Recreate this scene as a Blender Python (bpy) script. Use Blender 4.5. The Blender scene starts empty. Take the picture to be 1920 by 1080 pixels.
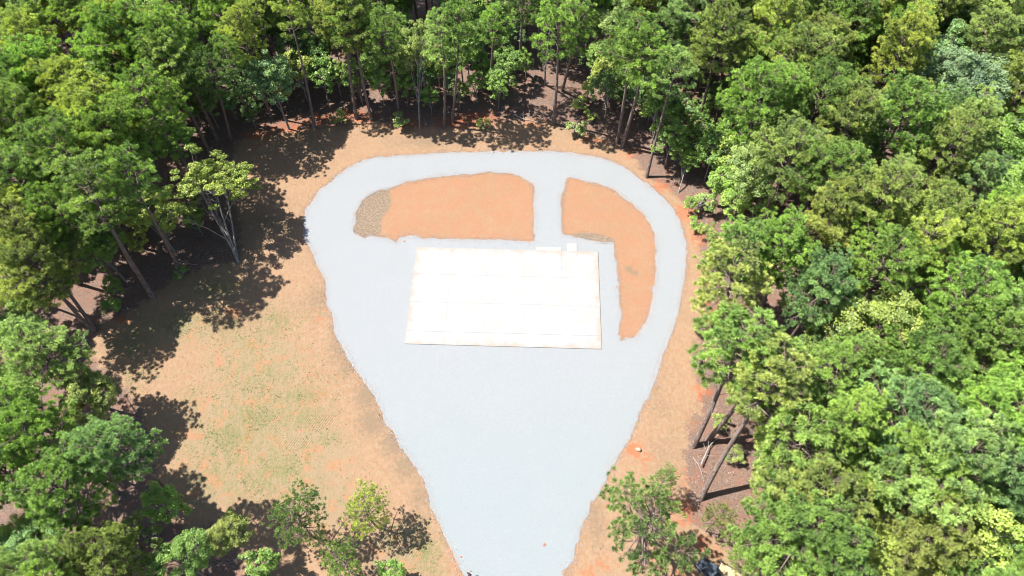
import bpy, math, random
import numpy as np
from mathutils import Vector, Matrix
from mathutils.geometry import tessellate_polygon

# ------------------------------------------------------------------ camera, sky, sun, exposure
SC = bpy.context.scene
COL = SC.collection
CAMH, FPX, TH = 80.0, 1400.0, math.radians(32.7)      # camera height, focal length in photo pixels, tilt from straight down
cam_d = bpy.data.cameras.new("camera"); cam_d.lens = FPX / 1920 * 36; cam_d.clip_end = 9000; cam_d.clip_start = .5
cam = bpy.data.objects.new("camera", cam_d); COL.objects.link(cam)
cam.location = (0, 0, CAMH); cam.rotation_euler = (TH, 0, 0); SC.camera = cam

SUN_EL, SUN_DIR = math.radians(60), Vector((-1, .31, 0)).normalized()        # towards the sun, on the ground
world = bpy.data.worlds.new("World"); SC.world = world; world.use_nodes = True
wn = world.node_tree.nodes; wl = world.node_tree.links
sky = wn.new("ShaderNodeTexSky"); sky.sky_type = 'NISHITA'; sky.sun_disc = False
sky.sun_elevation = SUN_EL
sky.sun_rotation = math.atan2(SUN_DIR.x, SUN_DIR.y)
wl.new(sky.outputs[0], wn["Background"].inputs[0]); wn["Background"].inputs[1].default_value = .075
sd = bpy.data.lights.new("sun", 'SUN'); sd.energy = 4.6; sd.angle = math.radians(.5); sd.color = (1, .96, .9)
sun = bpy.data.objects.new("sun", sd); COL.objects.link(sun)
sv = Vector((SUN_DIR.x * math.cos(SUN_EL), SUN_DIR.y * math.cos(SUN_EL), math.sin(SUN_EL)))
sun.rotation_euler = sv.to_track_quat('Z', 'Y').to_euler(); sun.location = (-40, 20, 90)
SC.view_settings.view_transform = 'Standard'; SC.view_settings.look = 'None'
SC.view_settings.gamma = 1; SC.view_settings.use_curve_mapping = False
SC.view_settings.exposure = 1.78
SC.render.engine = 'CYCLES'
SC.cycles.filter_width = 1.05; SC.cycles.max_bounces = 6; SC.cycles.diffuse_bounces = 2; SC.cycles.transmission_bounces = 3

# ------------------------------------------------------------------ helpers
cT, sT = math.cos(TH), math.sin(TH)
def at(px, py, z=0.0):
    u, v = (px - 960) / FPX, (540 - py) / FPX
    d = (u, sT + v * cT, -(cT - v * sT)); k = (CAMH - z) / -d[2]
    return (d[0] * k, d[1] * k)
def proj(x, y, z):
    dz = z - CAMH
    yc = y * cT + dz * sT; zc = y * sT - dz * cT
    return 960 + FPX * x / zc, 540 - FPX * yc / zc
def tag(o, label=None, cat=None, group=None, kind=None):
    for k, v in (("label", label), ("category", cat), ("group", group), ("kind", kind)):
        if v: o[k] = v
    return o
def npmesh(name, V, F, mats, smooth=False, attrs=None, midx=None):
    V = np.asarray(V, np.float32); F = np.asarray(F, np.int32); k = F.shape[1]
    me = bpy.data.meshes.new(name)
    me.vertices.add(len(V)); me.vertices.foreach_set("co", V.ravel())
    me.loops.add(F.size); me.loops.foreach_set("vertex_index", F.ravel())
    me.polygons.add(len(F)); me.polygons.foreach_set("loop_start", np.arange(0, F.size, k, dtype=np.int32))
    me.polygons.foreach_set("loop_total", np.full(len(F), k, np.int32))
    me.polygons.foreach_set("use_smooth", np.full(len(F), smooth))
    for m in mats: me.materials.append(m)
    if midx is not None: me.polygons.foreach_set("material_index", np.asarray(midx, np.int32))
    me.update(calc_edges=True)
    for an, arr in (attrs or {}).items():
        a = me.attributes.new(an, 'FLOAT', 'POINT'); a.data.foreach_set("value", np.asarray(arr, np.float32))
    me.validate()
    return me
def link(name, me, parent=None, loc=None):
    o = bpy.data.objects.new(name, me); COL.objects.link(o)
    if parent: o.parent = parent
    if loc: o.location = loc
    return o
class MB:                                    # boxes, tubes and lathes collected into one mesh
    def __init__(s): s.V = []; s.F = []; s.M = []
    def add(s, V, F, m=0):
        b = len(s.V); s.V += [tuple(v) for v in V]; s.F += [tuple(b + i for i in f) for f in F]; s.M += [m] * len(F)
    def box(s, x0, x1, y0, y1, z0, z1, m=0, M=None, taper=0):
        t = taper
        V = [Vector(p) for p in ((x0, y0, z0), (x1, y0, z0), (x1, y1, z0), (x0, y1, z0), (x0 + t, y0 + t, z1), (x1 - t, y0 + t, z1), (x1 - t, y1 - t, z1), (x0 + t, y1 - t, z1))]
        if M: V = [M @ v for v in V]
        s.add(V, ((3, 2, 1, 0), (4, 5, 6, 7), (0, 1, 5, 4), (1, 2, 6, 5), (2, 3, 7, 6), (3, 0, 4, 7)), m)
    def tube(s, P, R, n=8, m=0):
        V, F = tube(P, R, n); s.add(V, F.tolist(), m)
        s.add([V[i] for i in range(n)], [tuple(reversed(range(n)))], m); s.add([V[len(V) - n + i] for i in range(n)], [tuple(range(n))], m)
    def build(s, name, mats, parent=None, smooth=False, bevel=0):
        me = bpy.data.meshes.new(name); me.from_pydata(s.V, [], s.F)
        for m in mats: me.materials.append(m)
        me.polygons.foreach_set("material_index", s.M)
        me.polygons.foreach_set("use_smooth", [smooth] * len(s.F))
        me.update()
        o = link(name, me, parent)
        if bevel:
            b = o.modifiers.new("bevel", 'BEVEL'); b.width = bevel; b.segments = 2; b.limit_method = 'ANGLE'
        return o
def tube(P, R, n=6):
    P = np.asarray(P, float); R = np.asarray(R, float); N = len(P)
    T = np.gradient(P, axis=0); T /= np.linalg.norm(T, axis=1)[:, None] + 1e-9
    ref = np.where(np.abs(T[:, 2:3]) > .9, np.array([[1., 0, 0]]), np.array([[0, 0, 1.]]))
    A = np.cross(T, ref); A /= np.linalg.norm(A, axis=1)[:, None] + 1e-9; B = np.cross(T, A)
    a = np.arange(n) * 2 * math.pi / n
    V = P[:, None] + R[:, None, None] * (np.cos(a)[None, :, None] * A[:, None] + np.sin(a)[None, :, None] * B[:, None])
    i, j = np.meshgrid(np.arange(N - 1), np.arange(n), indexing='ij'); j2 = (j + 1) % n
    F = np.stack([i * n + j, i * n + j2, (i + 1) * n + j2, (i + 1) * n + j], -1).reshape(-1, 4)
    return V.reshape(-1, 3), F

# ------------------------------------------------------------------ materials
def new_mat(name):
    m = bpy.data.materials.new(name); m.use_nodes = True; nt = m.node_tree
    return m, nt, nt.nodes, nt.links, nt.nodes["Principled BSDF"]
class NT:
    def __init__(s, nt): s.nt = nt; s.n = nt.nodes; s.l = nt.links; s.tc = None
    def pos(s):
        if not s.tc: s.tc = s.n.new("ShaderNodeTexCoord")
        return s.tc.outputs["Object"]
    def put(s, sock, v):
        if hasattr(v, "is_linked") or hasattr(v, "links"): s.l.new(v, sock)
        else: sock.default_value = v
    def noise(s, sc, det=3, rough=.55, vec=None, dist=0):
        t = s.n.new("ShaderNodeTexNoise"); t.inputs["Scale"].default_value = sc; t.inputs["Detail"].default_value = det
        t.inputs["Roughness"].default_value = rough; t.inputs["Distortion"].default_value = dist; s.l.new(vec or s.pos(), t.inputs["Vector"]); return t.outputs["Fac"]
    def voro(s, sc, out="Distance", vec=None):
        t = s.n.new("ShaderNodeTexVoronoi"); t.inputs["Scale"].default_value = sc; s.l.new(vec or s.pos(), t.inputs["Vector"]); return t.outputs[out]
    def ramp(s, v, a, b, x=0., y=1.):
        t = s.n.new("ShaderNodeMapRange"); t.interpolation_type = 'SMOOTHSTEP'
        s.put(t.inputs[0], v); t.inputs[1].default_value = a; t.inputs[2].default_value = b; t.inputs[3].default_value = x; t.inputs[4].default_value = y
        return t.outputs[0]
    def m(s, op, a, b=0.):
        t = s.n.new("ShaderNodeMath"); t.operation = op; s.put(t.inputs[0], a); s.put(t.inputs[1], b); return t.outputs[0]
    def mix(s, f, a, b, mode='MIX'):
        t = s.n.new("ShaderNodeMix"); t.data_type = 'RGBA'; t.blend_type = mode
        s.put(t.inputs[0], f)
        for i, c in ((6, a), (7, b)):
            s.put(t.inputs[i], c if not isinstance(c, tuple) else (*c, 1) if len(c) == 3 else c)
        return t.outputs[2]
    def attr(s, name):
        t = s.n.new("ShaderNodeAttribute"); t.attribute_name = name; return t.outputs["Fac"]
    def bump(s, h, strength=.5, dist=.05):
        t = s.n.new("ShaderNodeBump"); t.inputs["Strength"].default_value = strength; t.inputs["Distance"].default_value = dist
        s.l.new(h, t.inputs["Height"]); return t.outputs[0]
    def scaled(s, x, y, z, rot=0):
        t = s.n.new("ShaderNodeMapping"); t.inputs["Scale"].default_value = (x, y, z); t.inputs["Rotation"].default_value = (0, 0, rot)
        s.l.new(s.pos(), t.inputs[0]); return t.outputs[0]

def leaf_mat(name, transl, var_lo, var_hi, rough=.55):
    m, nt, n, l, b = new_mat(name); g = NT(nt)
    oi = n.new("ShaderNodeObjectInfo"); v = g.attr("tone")
    c = g.mix(v, var_lo, var_hi)                                            # multipliers, old leaf to fresh leaf
    col = g.mix(1.0, oi.outputs["Color"], c, 'MULTIPLY')
    l.new(col, b.inputs["Base Color"]); b.inputs["Roughness"].default_value = rough
    b.inputs["Specular IOR Level"].default_value = .35
    tr = n.new("ShaderNodeBsdfTranslucent"); l.new(g.mix(1.0, col, (1.15, 1.2, .6), 'MULTIPLY'), tr.inputs[0])
    mx = n.new("ShaderNodeMixShader"); mx.inputs[0].default_value = transl
    l.new(b.outputs[0], mx.inputs[1]); l.new(tr.outputs[0], mx.inputs[2]); l.new(mx.outputs[0], n["Material Output"].inputs[0])
    return m
M_NEEDLE = leaf_mat("pine_needles", .32, (.55, .60, .62), (1.6, 1.48, 1.25), .5)
M_LEAF = leaf_mat("broad_leaves", .36, (.6, .66, .7), (1.45, 1.32, 1.2), .45)
def bark_mat(name, c1, c2, c3):
    m, nt, n, l, b = new_mat(name); g = NT(nt)
    v = g.scaled(6, 6, 1.6)
    f = g.noise(1.5, 4, .6, v); f2 = g.noise(.35, 2)
    col = g.mix(g.ramp(f, .38, .62), c1, c2); col = g.mix(g.ramp(f2, .45, .65), col, c3); col = g.mix(1.0, col, (.7, .7, .7), 'MULTIPLY')
    l.new(col, b.inputs["Base Color"]); b.inputs["Roughness"].default_value = .9
    l.new(g.bump(f, .8, .06), b.inputs["Normal"]); return m
M_BARK = bark_mat("pine_bark", (.11, .075, .06), (.27, .195, .16), (.2, .15, .13))
M_GREYBARK = bark_mat("grey_bark", (.16, .14, .12), (.36, .33, .29), (.27, .25, .22))
M_DEAD = bark_mat("bleached_wood", (.22, .19, .17), (.40, .36, .33), (.3, .27, .25))

# ------------------------------------------------------------------ outlines, traced as ground positions
G_OUT = [(870,1080),(860,1057),(847,1030),(832,1000),(820,970),(808,950),(803,920),(792,893),(773,867),(750,833),(737,807),(722,792),(715,770),(700,737),(683,715),(666,692),(650,667),(640,650),(633,637),(627,613),(623,587),(612,567),(610,527),(597,500),(588,480),(580,461),(573,452),(569,435),(570,413),(573,393),(582,383),(591,367),(600,355),(612,347),(622,339),(634,328),(652,316),(669,306),(691,298),(711,293),(728,295),(746,292),(779,291),(833,286),(888,286),(932,283),(960,284),(993,285),(1032,284),(1065,286),(1100,292),(1131,298),(1150,304),(1168,312),(1187,326),(1201,337),(1212,343),(1233,361),(1251,380),(1264,396),(1275,417),(1285,452),(1288,479),(1284,510),(1280,540),(1276,560),(1268,598),(1255,636),(1238,680),(1227,715),(1218,737),(1207,760),(1197,783),(1183,813),(1170,840),(1153,867),(1140,887),(1132,908),(1120,927),(1108,943),(1100,967),(1088,997),(1080,1020),(1075,1053),(1061,1063),(1053,1080)]
ISL_A = [(663,426),(664,439),(674,443),(684,447),(700,443),(713,444),(728,448),(746,455),(749,446),(761,444),(774,442),(792,446),(803,448),(845,448),(888,449),(930,450),(960,451),(982,454),(1002,455),(1001,426),(1003,402),(1002,365),(1004,350),(993,342),(977,332),(967,327),(954,324.5),(910,323),(877,327),(833,330),(801,334),(770,340),(752,344),(731,353),(709,357),(693,364),(679,374),(672,391),(667,400),(665,413)]
ISL_B = [(1053,433),(1054,439),(1074,444),(1100,450),(1126,454),(1149,454),(1153,479),(1156,499),(1159,533),(1163,567),(1165,595),(1161,605),(1159,628),(1166,640),(1177,634),(1188,636),(1191,631),(1203,617),(1214,601),(1221,579),(1224,560),(1229,520),(1231,490),(1231,470),(1228,439),(1221,422),(1212,409),(1203,398),(1183,380),(1168,369),(1150,356),(1126,346),(1102,341),(1082,335),(1067,333),(1061,335),(1058,356),(1052,365),(1052,400)]
MUL_A = [(655,426),(660,452),(707,448),(714,433),(715,409),(726,400),(735,380),(728,352),(700,350),(670,370)]
MUL_B = [(1069,443),(1087,435),(1111,435),(1135,442),(1151,448),(1151,460),(1110,455)]
CLEAR = [(470,1200),(455,1080),(440,1010),(385,985),(345,1000),(322,960),(290,900),(282,840),(262,770),(225,720),(190,690),(168,650),(190,612),(250,580),(290,552),(330,515),(390,497),(440,492),(452,470),(448,420),(440,370),(436,310),(442,265),(490,248),(545,243),(595,240),(660,225),(700,226),(760,238),(830,240),(890,238),(940,226),(985,222),(1030,230),(1075,244),(1130,258),(1175,276),(1212,330),(1250,352),(1287,384),(1306,420),(1312,470),(1322,540),(1330,600),(1306,640),(1300,690),(1318,735),(1312,775),(1290,810),(1283,870),(1292,920),(1280,975),(1330,1000),(1400,1050),(1460,1100),(1500,1200)]
gw = lambda L, z=0: [at(x, y, z) for x, y in L]
rnd = random.Random(7)
def ragged(P, step=.22, amp=.12, seed=1):
    P = np.array(P); Q = np.roll(P, -1, 0); out = []
    r = np.random.default_rng(seed)
    for a, b in zip(P, Q):
        n = max(1, int(np.linalg.norm(b - a) / step))
        for k in range(n): out.append(a + (b - a) * k / n)
    out = np.array(out); n = len(out)
    t = np.roll(out, -1, 0) - np.roll(out, 1, 0); nn = np.stack([t[:, 1], -t[:, 0]], 1); nn /= np.linalg.norm(nn, axis=1)[:, None] + 1e-9
    w = r.normal(size=n); c = (np.roll(w, 1) + w + np.roll(w, -1)) / 1.7; w2 = r.normal(size=n)
    ker = np.hanning(13); ker /= np.sqrt((ker ** 2).sum()); w2 = np.convolve(np.concatenate([w2[-6:], w2, w2[:6]]), ker, 'valid')
    return out + nn * ((c * .5 + w2 * .8) * amp)[:, None]
def sdf(poly, X, Y):                          # positive inside
    P = np.array(poly); Q = np.roll(P, -1, 0); d = np.full(X.shape, 1e9); ins = np.zeros(X.shape, bool)
    for (ax, ay), (bx, by) in zip(P, Q):
        ex, ey = bx - ax, by - ay; L = ex * ex + ey * ey + 1e-12
        t = np.clip(((X - ax) * ex + (Y - ay) * ey) / L, 0, 1)
        d = np.minimum(d, (X - ax - t * ex) ** 2 + (Y - ay - t * ey) ** 2)
        if ay != by: ins ^= ((ay > Y) != (by > Y)) & (X < ex * (Y - ay) / (by - ay) + ax)
    return np.where(ins, 1, -1) * np.sqrt(d)
clear_poly = gw(CLEAR[1:-1]); clear_poly = [(-24, -60), (-24, -5), (-27, 8)] + clear_poly + [(38, 6), (20, -5), (14, -60)]
def sdf1(poly, x, y): return float(sdf(poly, np.array([x]), np.array([y]))[0])

# ------------------------------------------------------------------ ground
def axis(lo, hi, step):
    a = list(np.arange(lo, hi + 1e-6, step)); e = [8, 20, 50, 120, 300, 700, 1600, 3500]
    return np.array([lo - v for v in reversed(e)] + a + [hi + v for v in e])
gx = axis(-80, 80, .4); gy = axis(0, 112, .4)
X, Y = np.meshgrid(gx, gy, indexing='xy')
dc = sdf(clear_poly, X, Y)
def vnoise(X, Y, sc, seed):
    r = np.random.default_rng(seed); g = r.random((256, 256)); x = X / sc; y = Y / sc
    xi = np.floor(x).astype(int); yi = np.floor(y).astype(int); fx = x - xi; fy = y - yi
    fx = fx * fx * (3 - 2 * fx); fy = fy * fy * (3 - 2 * fy); g_ = lambda i, j: g[i % 256, j % 256]
    return (g_(xi, yi) * (1 - fx) + g_(xi + 1, yi) * fx) * (1 - fy) + (g_(xi, yi + 1) * (1 - fx) + g_(xi + 1, yi + 1) * fx) * fy - .5
gpoly = gw(G_OUT)
dg = sdf(gpoly, X, Y)
out = np.clip(-dc / 12, 0, 1)
Z = out * (vnoise(X, Y, 14, 1) * 1.4 + vnoise(X, Y, 5, 2) * .5) + np.clip(-dc / 3, 0, 1) * vnoise(X, Y, 1.6, 3) * .18
soft = np.clip((-dg - .3) / 1.0, 0, 1)
Z += soft * np.clip(dc, 0, 1) * (vnoise(X, Y, 2.2, 4) * .06 + vnoise(X, Y, .8, 5) * .045)
def blobs(L):
    W = np.zeros_like(X)
    for px, py, rx, ry, w in L:
        bx, by = at(px, py); W = np.maximum(W, w * np.exp(-((X - bx) / rx) ** 2 - ((Y - by) / ry) ** 2))
    return W
grass = blobs([(500,720,9,5,.55),(450,860,8,5,.6),(380,600,9,4,.6),(520,600,3.5,3,.9),(470,640,3,3,.6),(400,540,4,2.5,.9),(340,600,3.5,3,.9),(250,640,3,3,1),(430,620,3,2.5,.8),(560,740,4.5,2,.9),(480,780,4,2.5,.8),(570,780,4,2,.9),(430,820,4,2.5,.85),(520,880,3.5,2.5,.9),(480,910,4,2.5,.9),(560,930,4,2,.7),(360,740,3,2,.6),(620,720,3,1.6,.5),
               (800,1040,2.2,2.4,1),(790,1000,1.5,2,.9),(820,1075,1.6,1.6,.9),(740,1010,2,2,.5),(1215,900,1.5,1.5,.35),(1270,800,2,2,.35),(610,820,3,1.2,.6),(700,880,2,1,.35),(260,700,3,2,.8)])
clay = blobs([(600,225,4,2,1),(540,238,4,2,1),(680,222,3,1.6,1),(760,232,4,1.5,.9),(860,228,5,1.8,1.1),(900,222,4,2,1.1),(1000,232,2.5,1.5,.8),(650,215,5,2,1),(480,255,3,2,.9),(1110,262,3,.9,.8),(1180,290,2,1.5,.8),(1240,350,2.2,1.6,1),(1280,400,2,2,1.1),(1310,440,1.6,3,1),(1325,520,1.3,2.5,.9),(1335,580,1.3,3,.9),(1305,650,1.3,1.2,.5),
              (1318,735,1.5,1.2,1),(1300,790,1.5,1.2,.6),(1190,845,1.3,1.3,1.2),(1210,860,1,1.2,.9),(1290,900,1.3,1.5,.7),(1280,960,1.8,2,1),(1320,1020,1.2,1,1.2),(1250,1050,3,2,.6),(1290,1070,2,1,.8),(1100,1075,1.2,1,.8),(1130,1060,1.4,1,.7),(600,600,1.6,2,.55),(540,650,3,2,.5),(600,700,3,1.5,.5),(440,670,2,2,.5),(480,750,.9,.5,1.0),(600,740,2,.8,.7),(400,330,2,2,.8),(340,360,2,2,.5),(230,600,1.5,1,1),(440,585,2,1.2,.9),(860,1040,.6,3,.7),(845,1030,.7,2,.6),(640,580,.7,2,.5)])
tan = blobs([(640,610,1.8,5,.9),(600,560,2.6,3,.8),(655,680,1.5,2.5,1),(690,740,1.8,2.6,1.1),(700,790,2.2,2,1.1),(740,830,2.1,2,1.1),(765,870,2.0,2.2,1),(790,930,1.7,2.6,.8),(640,650,2,3,.9),(800,265,6,1.4,.8),(880,262,4,1.2,.7),(520,420,3,3,.4),(1230,750,2,4,.5),(1240,850,2.5,3,.5),(1200,960,2,4,.6),(1120,980,1.2,4,.8),(1250,700,1.6,3,.4),(1180,505,.6,.6,1.3),(1190,512,.6,.5,1.1),(1310,800,1.6,2,.9),(760,1010,2,2.4,.5)])
dm = np.maximum(sdf(gw(MUL_A), X, Y), sdf(gw(MUL_B), X, Y))
disl = np.maximum(sdf(gw(ISL_A), X, Y), sdf(gw(ISL_B), X, Y))
track = blobs([(600,790,3.2,1.6,1),(560,830,3,1,1),(520,800,3,1.2,.8),(640,560,1.2,2,.8),(585,620,1.4,1.4,.9),(770,1030,2,2,.9),(430,900,2,1,.7),(470,720,2,.8,.6)])
near = at(1350, 900); litter = np.exp(-((X - at(1370, 930)[0]) / 5) ** 2 - ((Y - at(1370, 930)[1]) / 6) ** 2)
ny, nx = X.shape
V = np.stack([X.ravel(), Y.ravel(), Z.ravel()], 1)
i, j = np.meshgrid(np.arange(ny - 1), np.arange(nx - 1), indexing='ij')
F = np.stack([i * nx + j, i * nx + j + 1, (i + 1) * nx + j + 1, (i + 1) * nx + j], -1).reshape(-1, 4)

mg, nt, n, l, b = new_mat("ground_soil"); g = NT(nt)
big = g.noise(.12, 4, .6); mid = g.noise(.9, 5, .62); fine = g.noise(7, 4, .7); grit = g.noise(22, 2, .7)
edge = g.m('ADD', g.attr("clear"), g.m('MULTIPLY', g.m('SUBTRACT', mid, .5), 4.0))
soilm = g.ramp(edge, -.5, .5)
soil = g.mix(g.ramp(big, .35, .62), (.43, .262, .150), (.485, .285, .162))
soil = g.mix(g.ramp(mid, .45, .75, 0, .55), soil, (.51, .345, .205))
soil = g.mix(g.m('MULTIPLY', g.ramp(g.attr("island"), -.1, .5), g.ramp(g.noise(.5, 4), .35, .6, .35, .85)), soil, (.50, .245, .135))
fs = g.m('ADD', fine, -.5)
tanm = g.ramp(g.m('ADD', g.attr("tan"), g.m('MULTIPLY', g.m('SUBTRACT', g.noise(2.2, 6, .7), .5), 2.6)), .15, 1.05)
streak = g.noise(2.4, 6, .72, g.scaled(1.2, .8, 1, .6)); spot = g.noise(11, 4, .75)
calm = g.ramp(g.attr('island'), -.1, .3, 1., .35)
soil = g.mix(g.m('MULTIPLY', calm, g.ramp(streak, .42, .66, 0, .4)), soil, (.56, .40, .27))
soil = g.mix(g.m('MULTIPLY', calm, g.ramp(streak, .50, .30, 0, .4)), soil, (.40, .21, .12))
soil = g.mix(g.m('MULTIPLY', calm, g.ramp(spot, .46, .30, 0, .6)), soil, (.32, .20, .12))
soil = g.mix(g.m('MULTIPLY', g.ramp(g.attr('field'), .3, 1.), g.ramp(g.noise(3.2, 6, .8, g.scaled(1.3, .8, 1, -.5)), .52, .34, 0, .8)), soil, (.33, .235, .135))
soil = g.mix(tanm, soil, (.34, .23, .145))
clm = g.ramp(g.m('ADD', g.attr("clay"), g.m('MULTIPLY', g.m('SUBTRACT', g.noise(1.4, 5, .65), .5), 3.2)), .38, 1.12)
soil = g.mix(g.m('MULTIPLY', clm, .85), soil, (.60, .20, .09))
soil = g.mix(g.ramp(g.attr("field"), .3, 1., 0, .75), soil, (.43, .305, .18))
soil = g.mix(g.m('MULTIPLY', g.ramp(g.attr("field"), .3, 1.), g.ramp(g.noise(.55, 5, .6), .50, .62)), soil, (.54, .27, .15))
gst = g.noise(1.3, 7, .75, g.scaled(1.5, .6, 1, .75))
gra = g.m('ADD', g.m('MULTIPLY', g.attr("grass"), .55), g.m('MULTIPLY', g.attr("field"), .2))
grm = g.ramp(g.m('ADD', g.m('ADD', gra, g.m('MULTIPLY', g.m('SUBTRACT', g.noise(3.4, 6, .78), .5), 2.6)), g.m('MULTIPLY', g.m('SUBTRACT', gst, .5), 2.2)), .2, 1.0)
soil = g.mix(g.m('MULTIPLY', grm, .85), soil, (.235, .245, .09))
mulm = g.ramp(g.m('ADD', g.attr("mulch"), g.m('MULTIPLY', g.m('SUBTRACT', g.noise(2.2, 6, .75), .5), 2.4)), -.2, .2)
soil = g.mix(mulm, soil, g.mix(g.ramp(g.noise(4, 5, .8), .38, .62), (.20, .14, .09), (.46, .34, .24)))
soil = g.mix(g.ramp(grit, .60, .72, 0, .5), soil, (.58, .44, .31))
soil = g.mix(g.ramp(fine, .40, .26, 0, .55), soil, (.30, .15, .08))
soil = g.mix(g.ramp(g.voro(3.1), .10, .03, 0, .8), soil, (.24, .12, .07))
fl = g.mix(g.ramp(fine, .33, .64), (.13, .076, .057), (.38, .255, .19))
fl = g.mix(g.ramp(g.noise(.7, 4), .45, .62, 0, .6), fl, (.34, .165, .11))
fl = g.mix(g.ramp(grit, .58, .7, 0, .7), fl, (.62, .48, .38))
fl = g.mix(g.m('MULTIPLY', clm, .8), fl, (.50, .16, .075))
col = g.mix(1.0, g.mix(soilm, fl, soil), (.395, .41, .425), 'MULTIPLY')
l.new(col, b.inputs["Base Color"]); b.inputs["Roughness"].default_value = .95; b.inputs["Specular IOR Level"].default_value = .15
wv = n.new("ShaderNodeTexWave"); wv.inputs["Scale"].default_value = 1.3; wv.inputs["Distortion"].default_value = 2.5; wv.inputs["Detail"].default_value = 2
l.new(g.scaled(1, 1, 1, .5), wv.inputs["Vector"])
trk = g.m('MULTIPLY', g.m('MULTIPLY', wv.outputs["Fac"], g.ramp(g.m('ADD', g.attr("track"), g.m('SUBTRACT', mid, .5)), .5, .8)), .8)
hh = g.m('ADD', g.m('ADD', fine, g.m('MULTIPLY', mid, .8)), trk)
l.new(g.bump(hh, .7, .05), b.inputs["Normal"])
cl = lambda a: np.clip(a, -20, 20).ravel()
fieldw = blobs([(480,680,7,5,1.3),(460,800,9,6,1.4),(560,860,7,5,1.3),(400,900,5,4,1.2),(640,950,6,4,1.1),(740,1030,5,4,1.1),(330,620,7,3.5,1),(420,540,5,2.5,.9),(1380,1050,4,3,1.2)])
me = npmesh("ground", V, F, [mg], True, dict(clear=cl(dc), grass=grass.ravel(), clay=clay.ravel(), tan=tan.ravel(), mulch=cl(dm), island=cl(disl), track=track.ravel(), field=fieldw.ravel()))
ground = tag(link("ground", me), "orange bare soil clearing with brown leaf litter floor under the trees", None, None, "structure")
_pw = None
def zat(x, y):
    c = -sdf1(clear_poly, x, y)
    a = np.array([x]); bb = np.array([y])
    return float((np.clip(c / 12, 0, 1) * (vnoise(a, bb, 14, 1) * 1.4 + vnoise(a, bb, 5, 2) * .5))[0])

# ------------------------------------------------------------------ gravel yard and loop
def sheet(name, outer, holes, mat, z, skirt):
    loops = [outer] + holes
    tri = tessellate_polygon([[Vector((x, y, 0)) for x, y in L] for L in loops])
    V = [(x, y, z) for L in loops for x, y in L]; F = [tuple(t) for t in tri]
    P = np.array(V)
    F = [f if np.cross(P[f[1]][:2] - P[f[0]][:2], P[f[2]][:2] - P[f[0]][:2]) > 0 else (f[0], f[2], f[1]) for f in F]
    o = 0
    for L in loops:
        n = len(L); b = len(V); c = np.array(L)
        t = np.roll(c, -1, 0) - np.roll(c, 1, 0); nn = np.stack([t[:, 1], -t[:, 0]], 1); nn /= np.linalg.norm(nn, axis=1)[:, None] + 1e-9
        if sdf1([tuple(q) for q in c], *(c[0] + nn[0] * .02)) > 0: nn = -nn
        if L is not outer: nn = -nn
        for k in range(n): V.append((L[k][0] + nn[k][0] * skirt, L[k][1] + nn[k][1] * skirt, -.06))
        for k in range(n):
            k2 = (k + 1) % n; F.append((o + k, o + k2, b + k2)); F.append((o + k, b + k2, b + k))
        o += n
    return link(name, npmesh(name, V, F, [mat]))
mgr, nt, n, l, b = new_mat("crushed_gravel"); g = NT(nt)
v1 = g.voro(14, "Color"); big = g.noise(.16, 4, .6); midn = g.noise(1.5, 4, .6); fn = g.noise(18, 3, .75)
col = g.mix(g.ramp(fn, .3, .7), (.345, .365, .395), (.56, .575, .60))
col = g.mix(g.ramp(g.noise(6.5, 3, .8), .40, .25, 0, .5), col, (.30, .32, .35))
col = g.mix(g.ramp(g.noise(8.5, 2, .8), .60, .75, 0, .6), col, (.62, .63, .65))
col = g.mix(g.ramp(big, .35, .65, 0, .4), col, (.43, .46, .48))
col = g.mix(g.ramp(midn, .55, .75, 0, .25), col, (.54, .55, .57))
col = g.mix(g.ramp(g.voro(9), .12, .03, 0, .6), col, (.27, .28, .31))
sepy = n.new("ShaderNodeSeparateXYZ"); l.new(g.pos(), sepy.inputs[0])
arc = n.new("ShaderNodeTexWave"); arc.wave_type = 'RINGS'; arc.rings_direction = 'Z'; arc.inputs["Scale"].default_value = .55; arc.inputs["Distortion"].default_value = 3; arc.inputs["Detail"].default_value = 3; arc.inputs["Detail Scale"].default_value = .4
mp = n.new("ShaderNodeMapping"); mp.inputs["Location"].default_value = (-0.00, -52.00, 0); l.new(g.pos(), mp.inputs[0]); l.new(mp.outputs[0], arc.inputs[0])
arcm = g.m('MULTIPLY', g.m('MULTIPLY', g.ramp(arc.outputs["Fac"], .6, 1.), g.ramp(g.noise(.25, 4), .45, .65)), g.ramp(sepy.outputs["Y"], 58, 66))
col = g.mix(g.m('MULTIPLY', arcm, .16), col, (.30, .31, .33))
col = g.mix(g.ramp(sepy.outputs["Y"], 44, 26, 0, .8), col, g.mix(1.0, col, (.93, .99, .985), 'MULTIPLY'))
col = g.mix(1.0, col, (.378, .38, .372), 'MULTIPLY')
l.new(col, b.inputs["Base Color"]); b.inputs["Roughness"].default_value = .9; b.inputs["Specular IOR Level"].default_value = .2
rut = n.new("ShaderNodeTexWave"); rut.inputs["Scale"].default_value = .22; rut.inputs["Distortion"].default_value = 6; rut.inputs["Detail"].default_value = 3; rut.inputs["Detail Scale"].default_value = .6
l.new(g.scaled(1, .35, 1, .3), rut.inputs[0])
l.new(g.bump(g.m('ADD', fn, g.m('MULTIPLY', midn, .5)), .55, .05), b.inputs["Normal"])
outer = gpoly + [(5.3, 10), (4, 2), (2.6, -14), (2.4, -60), (-3.6, -60), (-3.4, -14), (-4.2, 4), (-4.6, 12)]
hA, hB = gw(ISL_A), gw(ISL_B)
gravel = sheet("gravel_driveway", ragged(outer, .12, .07, 1), [ragged(hA, .12, .08, 2), ragged(hB, .12, .08, 3)], mgr, .03, .16)
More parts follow.
